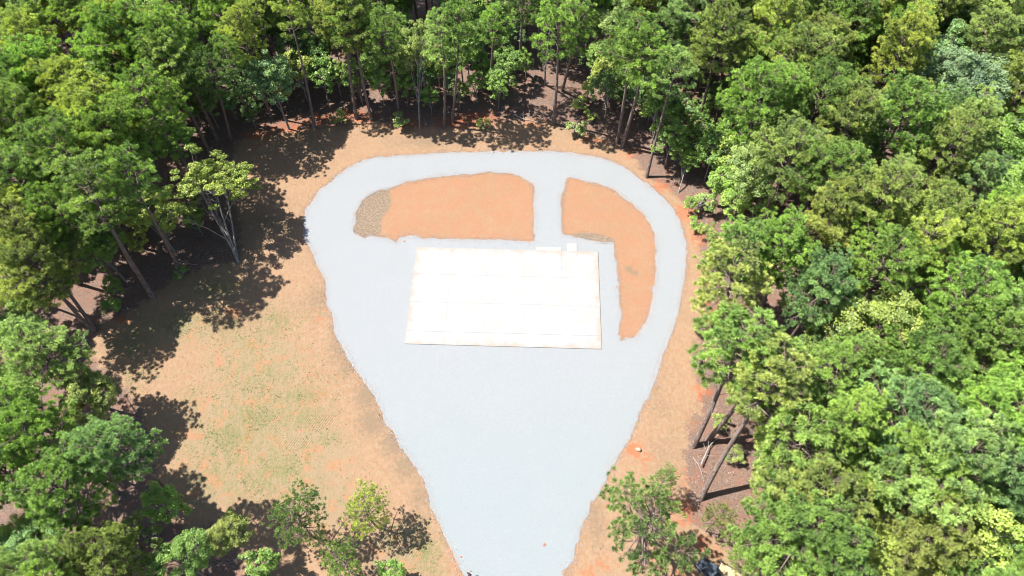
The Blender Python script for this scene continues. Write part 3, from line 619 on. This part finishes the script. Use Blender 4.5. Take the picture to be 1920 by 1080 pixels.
# --- understory and shrubs on the rim
for px, py, h, tn in ((505,205,6,'dark green'),(600,160,8,'dark green'),(520,180,8,'blue-green'),(640,180,7,'mid green'),(720,200,7,'bright green'),(765,200,6,'bright green'),(800,190,7,'dark green'),(810,215,5,'bright green'),(880,150,9,'blue-green'),(895,195,6,'bright green'),(935,205,6,'bright green'),(945,190,7,'mid green'),
  (985,150,5,'bright green'),(1100,190,4,'yellow-green'),(1140,200,6,'mid green'),(1190,200,7,'bright green'),(1215,230,6,'mid green'),(1250,250,7,'bright green'),(1300,290,7,'mid green'),(1285,330,5,'bright green'),(1335,385,7,'bright green'),(1345,350,8,'yellow-green'),(1400,430,8,'bright green'),(1360,420,7,'bright green'),
  (480,240,5,'dark green'),(420,200,8,'dark green'),(380,440,5,'bright green'),(280,480,5,'yellow-green'),(320,440,7,'dark green'),(230,430,8,'mid green'),(180,480,8,'bright green'),(110,500,8,'mid green'),(230,560,4,'mid green'),(50,580,6,'bright green'),(1335,690,6,'golden green'),(1400,780,5,'yellow-green'),(1420,860,6,'yellow-green'),(1415,900,4,'golden green'),
  (960,110,8,'blue-green'),(1080,120,8,'dark green'),(1120,150,8,'mid green'),(860,110,9,'dark green'),(760,120,9,'blue-green'),(700,130,9,'olive green'),(690,90,9,'blue-green'),(560,110,9,'dark green'),(1390,560,5,'bright green'),(1530,600,7,'blue-green'),(1660,930,7,'bright green'),(1500,760,7,'dark green'),(270,1000,4,'olive green'),(1290,400,3,'bright green'),
  (500,175,7.5,'yellow-green'),(540,195,6.4,'yellow-green'),(575,185,8.8,'yellow-green'),(615,190,7.6,'mid green'),(655,170,5.1,'olive green'),(680,195,8.1,'mid green'),(712,170,7.6,'mid green'),(735,150,5.5,'olive green'),(775,175,8.5,'olive green'),(790,140,7.2,'mid green'),(825,170,6.0,'yellow-green'),(850,195,5.9,'blue-green'),(862,205,5.7,'olive green'),(905,165,5.6,'bright green'),(925,180,5.6,'mid green'),(955,165,6.8,'mid green'),(820,130,5.0,'bright green'),(940,140,5.8,'mid green'),(610,140,8.8,'mid green'),(570,150,8.5,'blue-green'),(1105,150,6.3,'mid green'),(1125,180,7.2,'yellow-green'),(1160,170,7.5,'mid green'),(1200,180,8.8,'yellow-green'),(1230,200,5.8,'olive green'),(1185,225,6.2,'blue-green'),(1245,225,6.7,'mid green'),(1270,250,6.1,'blue-green'),(1300,250,6.2,'mid green'),(1320,310,7.3,'mid green'),(470,200,7.7,'blue-green'),(445,225,5.3,'blue-green'),(410,240,8.3,'olive green'),(1320,340,7.8,'mid green')):
    base('under', px, py, h, tn)
for px, py, tn in ((752,238,'pale green'),(1105,225,'golden green'),(1085,205,'yellow-green'),(1080,255,'pale green'),(905,240,'yellow-green'),(640,232,'olive green'),(1315,395,'pale green'),(1300,428,'bright green'),(1325,450,'olive green'),(1395,515,'olive green'),(1345,800,'olive green'),(1375,860,'olive green'),(1310,620,'olive green'),(345,520,'mid green'),(220,585,'mid green'),(300,1010,'olive green'),(1440,940,'yellow-green')):
    base('shrub', px, py, rnd.uniform(1.5, 2.6), tn)

# --- the forest behind them, filled in where no tree stands yet
rg = random.Random(21)
def free(x, y, d): return all((x - p[2]) ** 2 + (y - p[3]) ** 2 > (d * (.75 if p[1] in ('under', 'shrub') else 1)) ** 2 for p in PLACED)
def fill(tries, dist, kinds, hr, tones, margin, edge, maxn):
    c = 0
    for _ in range(tries):
        if c >= maxn: break
        x, y = rg.uniform(-90, 90), rg.uniform(6, 112)
        if sdf1(clear_poly, x, y) > -edge: continue
        kd = rg.choice(kinds); h = rg.uniform(*hr)
        cx, cy = proj(x, y, h * ZC[kd])
        bx, by = proj(x, y, 0)
        if not (-margin < cx < 1920 + margin and (-margin if by < 0 else -320) < cy < 1080 + margin): continue
        if x > 24 and y < 30 and sdf1(LIT, x, y) > 0: continue
        off = h * ZC[kd] / math.tan(SUN_EL)
        if sdf1(clear_poly, x - SUN_DIR.x * off, y - SUN_DIR.y * off) > -.5: continue      # keep the clearing as sunny as it is
        if kd == 'broad': h = min(h, 14)
        if max(sdf1(GAP, x, y), sdf1(GAP, x - SUN_DIR.x * off, y - SUN_DIR.y * off)) > 0: continue
        if not free(x, y, dist * (.82 if y > 84 else 1)): continue
        right = cx > 1250
        tn = rg.choice(tones[1] if right else tones[0]); tree(kd, x, y, h, tn); c += 1
GAP = gw([(960,120),(1060,125),(1100,190),(1160,255),(1080,250),(1000,228),(940,225)])
LIT = gw([(1290,840),(1330,780),(1400,860),(1430,930),(1440,1000),(1470,1090),(1300,1090),(1280,960)])
TL = ['mid green', 'bright green', 'bright green', 'yellow-green', 'pale green', 'bright green']; TR = ['olive green', 'mid green', 'bright green', 'yellow-green', 'mid green', 'pale green', 'blue-green']  # left greens picked brighter, so colour lifts crowns seen from their shaded side
fill(9000, 4.3, ['pine', 'pine', 'pine', 'lean_pine', 'broad'], (16, 22), (TL, TR), 45, 4.2, 150)
fill(9000, 3.0, ['under', 'broad', 'broad'], (8, 13), (['bright green', 'mid green', 'blue-green', 'bright green', 'dark green'], ['bright green', 'dark green', 'mid green']), 10, 2.0, 120)
fill(6000, 5.2, ['pine'], (18, 22), (TL, TR), 175, 4.2, 60)

# ------------------------------------------------------------------ small things on the ground
def flat_mat(name, col, rough=.6, metal=0., vary=.25, sc=3.):
    m, nt, n, l, b = new_mat(name); g = NT(nt)
    lo = tuple(c * (1 - vary) for c in col); hi = tuple(min(1, c * (1 + vary)) for c in col)
    l.new(g.mix(g.ramp(g.noise(sc, 4, .6), .35, .65), lo, hi), b.inputs["Base Color"]); b.inputs["Roughness"].default_value = rough; b.inputs["Metallic"].default_value = metal
    return m
M_STONE = flat_mat("tan_stone", (.27, .20, .14), .9); M_PALESTONE = flat_mat("pale_stone", (.26, .25, .25), .9); M_CLOD = flat_mat("red_clod", (.27, .12, .07), .95)
def rock(px, py, size, mat, name, label, cat, seed, flat=.6):
    import bmesh
    r = random.Random(seed); bm = bmesh.new(); bmesh.ops.create_icosphere(bm, subdivisions=3, radius=1)
    ks = [(Vector((r.gauss(0, 1), r.gauss(0, 1), r.gauss(0, 1))).normalized(), r.uniform(.55, .9)) for _ in range(9)]
    for v in bm.verts:
        for d, k in ks:
            q = v.co.dot(d)
            if q > k: v.co -= d * (q - k) * .8
        v.co *= 1 + r.uniform(-.02, .02); v.co.z = v.co.z * flat + .25
        v.co *= size
    me = bpy.data.meshes.new(name); bm.to_mesh(me); bm.free(); me.materials.append(mat)
    me.polygons.foreach_set("use_smooth", [True] * len(me.polygons))
    o = link(name, me, None, (*at(px, py, size * .4), 0)); o.rotation_euler.z = r.uniform(0, 6); return tag(o, label, cat)
rock(1197, 843, .33, M_STONE, "boulder", "rounded tan boulder on the red patch right of the gravel yard", "boulder", 1, .8)
rock(758, 452, .13, M_CLOD, "stone", "small reddish stone at the left island's lower left notch", "stone", 2).location.z = .03
rock(925, 286, .14, M_STONE, "stone", "tan stone on the gravel at the very top of the loop", "stone", 3).location.z = .03
rock(1020, 1021, .17, M_CLOD, "dirt_clod", "brown clod lying alone low on the drive", "dirt clod", 4, .35).location.z = .03
rock(864, 1044, .10, M_CLOD, "dirt_clod", "tiny dirt clod near the drive's left edge at the bottom", "dirt clod", 5).location.z = .03
rock(1141, 837, .09, M_PALESTONE, "stone", "little dark stone on gravel straight left of the boulder", "stone", 6).location.z = .03
rock(1156, 537, .11, M_CLOD, "dirt_clod", "dark clod on the gravel edge beside the right island's tail", "dirt clod", 7).location.z = .03
rock(1171, 676, .09, M_PALESTONE, "stone", "little stone on the gravel below the right island's tip", "stone", 9).location.z = .03
mb = MB(); mb.box(-.42, .42, -.06, .06, .04, .09); o = mb.build("board_offcut", [flat_mat("grey_timber", (.16, .15, .14))], None, False, .01)
o.location = (*at(1133, 456), 0); o.rotation_euler.z = -.05; tag(o, "short grey board on gravel above the slab's top right corner", "board")

def scatter(name, n_, fn, mat, label, seed, tetra=True):
    r = np.random.default_rng(seed); P = fn(r, n_); N = len(P)
    sc = P[:, 3:4, None]; base_ = unit(r.normal(size=(N, 4, 3))) * sc; base_[..., 2] *= .6
    V = (P[:, None, :3] + base_).reshape(-1, 3); k = np.arange(N)[:, None] * 4
    F = np.concatenate([k + np.array([[0, 1, 2]]), k + np.array([[0, 3, 1]]), k + np.array([[0, 2, 3]]), k + np.array([[1, 3, 2]])])
    return tag(link(name, npmesh(name, V, F, [mat])), label, None, None, "stuff")
edges = [np.array(ragged(L, .1, .12, 5)) for L in (outer, hA, hB)]; E = np.concatenate(edges)
E = E[(E[:, 1] > 8)]
def edge_pts(spread):
    def f(r, n_):
        b0 = E[r.integers(0, len(E), n_)] + np.clip(r.normal(size=(n_, 2)) * spread, -1.5, 1.5)
        return np.column_stack([b0, np.full(n_, .03), r.uniform(.03, .085, n_)])
    return f
scatter("scattered_gravel", 20000, edge_pts(.3), M_GREYSTONE := flat_mat("grey_chips", (.19, .195, .205), .9), "pale gravel chips strewn along the edges of the yard and loop", 1)
scatter("soil_crumbs", 16000, edge_pts(.3), flat_mat("orange_crumbs", (.30, .155, .085), .95), "orange soil crumbs mixed into the gravel's edges", 2)
def rej(r, n_, W, lim, smin, smax, z=.02):
    x = r.uniform(-50, 50, n_ * 6); y = r.uniform(14, 90, n_ * 6)
    xi = np.clip(np.searchsorted(gx, x), 0, len(gx) - 1); yi = np.clip(np.searchsorted(gy, y), 0, len(gy) - 1)
    k = r.random(len(x)) * lim < W[yi, xi]; x, y = x[k][:n_], y[k][:n_]
    return np.column_stack([x, y, Z[yi, xi][k][:n_] + z, r.uniform(smin, smax, len(x))])
okm = ((dc > .2) & (dg < -.3)).astype(float)
P = rej(np.random.default_rng(3), 17000, okm * (grass + .03) * np.clip((vnoise(X, Y, 1.3, 9) + vnoise(X, Y, .5, 10) * .6) * 2.6 + .3, 0, 1), .8, .03, .10)
M_GRASS = flat_mat("field_grass", (.15, .165, .06), .7, 0, .4, 1.)
r_ = np.random.default_rng(4); N = len(P); q = 7
az = r_.uniform(0, 6.28, (N, q)); ln_ = P[:, 3:4] * r_.uniform(.6, 1.3, (N, q)); up = r_.uniform(.5, 1.2, (N, q))
d = np.stack([np.cos(az), np.sin(az), up], -1); d /= np.linalg.norm(d, axis=-1, keepdims=True); side = np.stack([-np.sin(az), np.cos(az), az * 0], -1)
c0 = P[:, None, :3] + np.stack([np.cos(az), np.sin(az), az * 0 - .3], -1) * .03
V = np.stack([c0 - side * .018, c0 + side * .018, c0 + d * ln_[..., None] * 1.5], 2).reshape(-1, 3)
tag(link("grass", npmesh("grass", V, np.arange(len(V)).reshape(-1, 3), [M_GRASS])), "thin green grass coming up in the left field and beside the drive", None, None, "stuff")
def dry(r, n_): return rej(r, n_, okm * (fieldw * .7 + tan * .6 + .15) * (disl < -.2), 1.2, .025, .07, .01)
scatter("dry_clods", 14000, dry, flat_mat("dry_clods", (.24, .17, .105), .95, 0, .4), "small dry clods and straw bits over the bare soil", 6)
lit_m = ((dc < .5) & (dc > -14)).astype(float)
scatter("leaf_litter", 26000, lambda r, n_: rej(r, n_, lit_m, 1., .03, .10, .02), flat_mat("dead_leaves", (.23, .15, .11), .9, 0, .5, 2.), "dead leaves and twigs covering the ground at the forest edge", 7)

scatter("mulch_clods", 3000, lambda r, n_: rej(r, n_, (dm > -.15).astype(float), 1., .04, .12, .01), flat_mat("mulch_clods", (.19, .14, .10), .95, 0, .5, 2.), "brown clods on the darker patches of the two soil islands", 8)
# fallen wood
def log(pa, pb, rad, label, mat, twigs=0, seed=1, z=.12, name="fallen_log", cat="fallen log"):
    r = np.random.default_rng(seed); a = np.array([*at(*pa), 0]); b_ = np.array([*at(*pb), 0]); m = (a + b_) / 2; t = np.linspace(-.5, .5, 8)
    D_ = b_ - a; L = np.linalg.norm(D_); sd_ = np.array([-D_[1], D_[0], 0]) / L; W = Wood()
    P = D_ * t[:, None] + sd_ * (np.sin(t * 5 + seed) * .05 * L)[:, None] + np.array([0, 0, z]) + r.normal(size=(8, 3)) * .012 * L
    P[:, 2] = np.maximum(P[:, 2], rad * .7); W.tube(P, rad * np.linspace(1, .4, 8), 7)
    for i in range(twigs):
        k = r.integers(1, 7); h = unit(r.normal(size=3) + D_ / L * .9); h[2] = abs(h[2]) * .8 + .1; q_ = P[k] + h * L * r.uniform(.15, .4)
        W.tube([P[k], (P[k] + q_) / 2 + r.normal(size=3) * .04, q_], [rad * .4, rad * .25, .01], 4)
    o = link(name, W.mesh(name, mat), None, (m[0], m[1], zat(m[0], m[1]))); return tag(o, label, cat)
log((1309,874), (1345,822), .09, "bleached dead branch propped up on the litter beside the bent trunks", M_DEAD, 10, 1, .6, "dead_branch", "dead branch")
log((1300,858), (1322,905), .05, "thin dead branch lying left of the long straight trunk's foot", M_DEAD, 9, 2, .15, "dead_branch", "dead branch")
log((193,528), (245,544), .08, "pale fallen log in the shade between left edge trunks", M_DEAD, 4, 3)
log((338,491), (372,497), .07, "short pale log just right of the rightmost long left trunk", M_DEAD, 2, 4)
log((1355,588), (1432,577), .08, "pale log on the litter behind the curved trunk", M_DEAD, 3, 5)
log((962,215), (1010,235), .08, "grey fallen limb at the lower end of the litter opening", M_DEAD, 7, 6)
log((1200,380), (1200.5,380.5), .01, "x", M_DEAD) if False else None
log((1500,770), (1545,745), .10, "grey leaning dead limb in the right forest gap", M_GREYBARK, 6, 7, .4)

# wooden trailer at the bottom edge
ang = math.radians(-31); ev = Vector((math.cos(ang), math.sin(ang), 0)); fv = Vector((math.sin(ang), -math.cos(ang), 0))
M_DECK, nt, n, l, b = new_mat("trailer_planks"); g = NT(nt)
l.new(g.mix(g.ramp(g.noise(2, 3, .6, g.scaled(.4, 6, 1)), .35, .65), (.30, .225, .115), (.40, .31, .17)), b.inputs["Base Color"]); b.inputs["Roughness"].default_value = .8
M_STEEL = flat_mat("dark_steel", (.035, .035, .04), .5, .3); M_TYRE = flat_mat("tyre_rubber", (.02, .02, .02), .8); M_RIM = flat_mat("grey_rim", (.3, .3, .3), .4, .6); M_DKPAINT = flat_mat("dark_grey_paint", (.035, .045, .06), .3)
corner = Vector((*at(1352, 1053, .68), 0)); tr_ = link("flatbed_trailer", None); tr_.location = corner + fv * 1.1; tr_.rotation_euler.z = ang
tag(tr_, "flatbed trailer with a pale wooden plank deck at the bottom edge", "trailer")
mb = MB(); nb = 10; W2 = 1.05
for k in range(nb):
    y_ = -W2 + k * 2 * W2 / nb; mb.box(.06, 4.9, y_ + .008, y_ + 2 * W2 / nb - .008, .62, .665)
mb.build("deck", [M_DECK], tr_, False, .004)
mb = MB(); mb.box(0, 4.95, -1.13, -1.06, .5, .72); mb.box(0, 4.95, 1.06, 1.13, .5, .72); mb.box(-.02, .05, -1.055, 1.055, .5, .70); mb.box(4.91, 4.97, -1.055, 1.055, .5, .66)
for k in range(6): mb.box(.5 + k * .75, .56 + k * .75, -1.05, 1.05, .52, .615)
mb.build("frame", [M_STEEL], tr_, False, .008)
mb = MB(); mb.tube([(-1.2, 0, .5), (.02, .5, .55)], [.04, .04]); mb.tube([(-1.2, 0, .5), (.02, -.5, .55)], [.04, .04]); mb.box(-1.35, -1.15, -.06, .06, .45, .56); mb.build("drawbar", [M_STEEL], tr_)
def wheel(parent, x, y, rad, w):
    t = [(x, y - w / 2, rad), (x, y - w / 2 + .03, rad), (x, y + w / 2 - .03, rad), (x, y + w / 2, rad)]
    mb = MB(); mb.tube(t, [rad * .9, rad, rad, rad * .9], 20); o = mb.build("wheel", [M_TYRE], parent, False)
    mb = MB(); mb.tube([(x, y - w / 2 - .012, rad), (x, y + w / 2 + .012, rad)], [rad * .5, rad * .5], 14); mb.build("rim", [M_RIM], o)
for x_ in (2.3, 3.1):
    for y_ in (-1.25, 1.25): wheel(tr_, x_, y_, .34, .2)
for y_ in (-1, 1):
    mb = MB(); mb.box(1.85, 3.55, y_ * 1.26 - .12, y_ * 1.26 + .12, .72, .75); mb.build("fender", [M_STEEL], tr_, False, .01)

# small dark utility vehicle in front of it
M_WIN, nt, n, l, b = new_mat("windscreen"); b.inputs["Base Color"].default_value = (.10, .13, .16, 1); b.inputs["Roughness"].default_value = .08; b.inputs["Metallic"].default_value = .5
vc = at(1333, 1070, 1.2); uv_ = link("utility_vehicle", None, None, (vc[0], vc[1], 0)); uv_.rotation_euler.z = math.radians(128)
tag(uv_, "small dark grey utility vehicle at the trailer's head under pine branches", "utility vehicle")
mb = MB(); mb.box(-1.35, 1.3, -.62, .62, .38, .62); mb.box(.55, 1.42, -.55, .55, .6, .95, taper=.08); mb.box(-1.35, -.35, -.62, .62, .62, .95); mb.build("body", [M_DKPAINT], uv_, False, .05)
mb = MB(); mb.box(-.55, .5, -.62, .62, 1.80, 1.87, taper=.04); mb.build("roof", [M_DKPAINT], uv_, False, .03)
mb = MB(); mb.add([(.72, -.55, .96), (.72, .55, .96), (.46, .55, 1.79), (.46, -.55, 1.79), (.75, -.55, .96), (.75, .55, .96), (.49, .55, 1.79), (.49, -.55, 1.79)], ((0, 1, 2, 3), (7, 6, 5, 4), (0, 4, 5, 1), (1, 5, 6, 2), (2, 6, 7, 3), (3, 7, 4, 0))); mb.build("windscreen", [M_WIN], uv_)
for y_ in (-.58, .58):
    mb = MB(); mb.tube([(.74, y_, .9), (.46, y_, 1.8)], [.025, .025]); mb.build("roof_post", [M_STEEL], uv_); mb = MB(); mb.tube([(-.5, y_, .9), (-.5, y_, 1.8)], [.025, .025]); mb.build("roof_post", [M_STEEL], uv_)
mb = MB(); mb.box(-.35, .15, -.5, .5, .62, .80); mb.box(-.36, -.24, -.5, .5, .80, 1.25); mb.build("seat", [flat_mat("black_vinyl", (.03, .03, .03), .6)], uv_, False, .04)
for x_ in (-.95, .95):
    for y_ in (-.62, .62): wheel(uv_, x_, y_, .30, .24)
for y_ in (-.38, .38):
    mb = MB(); mb.tube([(1.36, y_, .80), (1.45, y_, .79)], [.09, .09], 12); mb.build("headlight", [M_RIM], uv_)

# person at the bottom edge
M_SKIN = flat_mat("skin", (.36, .20, .145), .5, 0, .06); M_SHIRT = flat_mat("maroon_shirt", (.07, .015, .022), .85); M_TROU = flat_mat("dark_trousers", (.03, .03, .04), .85); M_HAIR = flat_mat("dark_hair", (.035, .012, .012), .7); M_SHOE = flat_mat("shoe", (.05, .05, .05), .7)
def skin(name, J, E_, mat, parent, root=0, sub=2):
    me = bpy.data.meshes.new(name); me.from_pydata([j[0] for j in J], E_, []); me.materials.append(mat)
    o = link(name, me, parent); md = o.modifiers.new("skin", 'SKIN'); md.use_smooth_shade = True
    me.skin_vertices.new() if not me.skin_vertices else None
    for k, j in enumerate(J): me.skin_vertices[0].data[k].radius = (j[1], j[2] if len(j) > 2 else j[1])
    me.skin_vertices[0].data[root].use_root = True
    s_ = o.modifiers.new("sub", 'SUBSURF'); s_.levels = s_.render_levels = sub; return o
pc = at(879, 1075, 1.6); pp = link("person", None, None, (pc[0], pc[1], .03)); pp.rotation_euler.z = math.radians(-35)
tag(pp, "person with dark hair standing on the drive at the photo's bottom edge", "person")
J = [((0, 0, .95), .14, .10), ((0, 0, 1.12), .13, .09), ((0, .01, 1.32), .16, .11), ((0, 0, 1.45), .07, .07), ((0, .01, 1.52), .055), ((0, .02, 1.60), .075, .09), ((0, .025, 1.68), .078, .095), ((0, .015, 1.74), .045, .05),
     ((-.10, 0, .88), .09), ((-.11, .02, .48), .058), ((-.11, -.01, .09), .04), ((-.12, .13, .04), .035),
     ((.10, 0, .88), .09), ((.12, .03, .48), .058), ((.13, .0, .09), .04), ((.14, .14, .04), .035),
     ((-.20, 0, 1.40), .052), ((-.25, .04, 1.14), .042), ((-.12, .27, 1.12), .03), ((-.09, .33, 1.13), .032, .018),
     ((.20, 0, 1.40), .052), ((.25, .04, 1.14), .042), ((.12, .27, 1.12), .03), ((.09, .33, 1.13), .032, .018)]
fing = []; Ed = [(0, 1), (1, 2), (2, 3), (3, 4), (4, 5), (5, 6), (6, 7), (0, 8), (8, 9), (9, 10), (10, 11), (0, 12), (12, 13), (13, 14), (14, 15), (2, 16), (16, 17), (17, 18), (18, 19), (2, 20), (20, 21), (21, 22), (22, 23)]
for sgn, hb in ((-1, 19), (1, 23)):
    hx, hy, hz = J[hb][0]
    for f in range(4):
        a_ = len(J); J.append(((hx - sgn * (.015 + .004 * f), hy + .045 - f * .012, hz + .02 - f * .018), .008)); J.append(((hx - sgn * .045, hy + .05 - f * .012, hz + .015 - f * .018), .007)); Ed += [(hb, a_), (a_, a_ + 1)]
    a_ = len(J); J.append(((hx - sgn * .02, hy + .0, hz + .05), .010)); J.append(((hx - sgn * .04, hy + .03, hz + .055), .008)); Ed += [(hb, a_), (a_, a_ + 1)]
skin("body", J, Ed, M_SKIN, pp)
skin("shirt", [((0, 0, .90), .155, .115), ((0, 0, 1.12), .15, .105), ((0, .01, 1.34), .17, .12), ((0, 0, 1.44), .08, .08), ((-.21, 0, 1.40), .066), ((-.25, .03, 1.17), .056), ((.21, 0, 1.40), .066), ((.25, .03, 1.17), .056)], [(0, 1), (1, 2), (2, 3), (2, 4), (4, 5), (2, 6), (6, 7)], M_SHIRT, pp)
skin("trousers", [((0, 0, .93), .15, .11), ((-.10, 0, .84), .10), ((-.11, .02, .48), .07), ((-.11, -.01, .10), .055), ((.10, 0, .84), .10), ((.12, .03, .48), .07), ((.13, 0, .10), .055)], [(0, 1), (1, 2), (2, 3), (0, 4), (4, 5), (5, 6)], M_TROU, pp)
skin("hair", [((0, -.045, 1.60), .07), ((0, -.02, 1.70), .095, .10), ((0, .03, 1.755), .07, .06), ((0, -.08, 1.66), .05)], [(0, 3), (3, 1), (1, 2)], M_HAIR, pp, 2)
for sx in (-.11, .135):
    skin("shoe", [((sx, -.04, .05), .05, .045), ((sx, .08, .04), .048, .035), ((sx, .17, .035), .04, .03)], [(0, 1), (1, 2)], M_SHOE, pp)
for sx in (-.032, .032):
    mb = MB(); mb.tube([(sx, .095, 1.655), (sx, .118, 1.655)], [.011, .006], 8); mb.build("eye", [M_HAIR], pp)
mb = MB(); mb.add([(-.012, .11, 1.61), (.012, .11, 1.61), (0, .14, 1.612), (0, .112, 1.65)], ((0, 1, 2), (0, 2, 3), (1, 3, 2))); mb.build("nose", [M_SKIN], pp)
mb = MB(); mb.box(-.022, .022, .10, .118, 1.578, 1.586); mb.build("mouth", [flat_mat("lips", (.25, .08, .07))], pp, False, .002)
ct = MB(); ct.box(-.085, .085, .30, .40, 1.12, 1.16); ct.box(-.05, .05, .36, .37, 1.16, 1.28); cto = ct.build("remote_control", [M_STEEL], None, False, .01)
cto.location = pp.location; cto.rotation_euler = pp.rotation_euler; tag(cto, "small dark remote control held by the person at the bottom edge", "remote control")
print("TREES", len(PLACED))
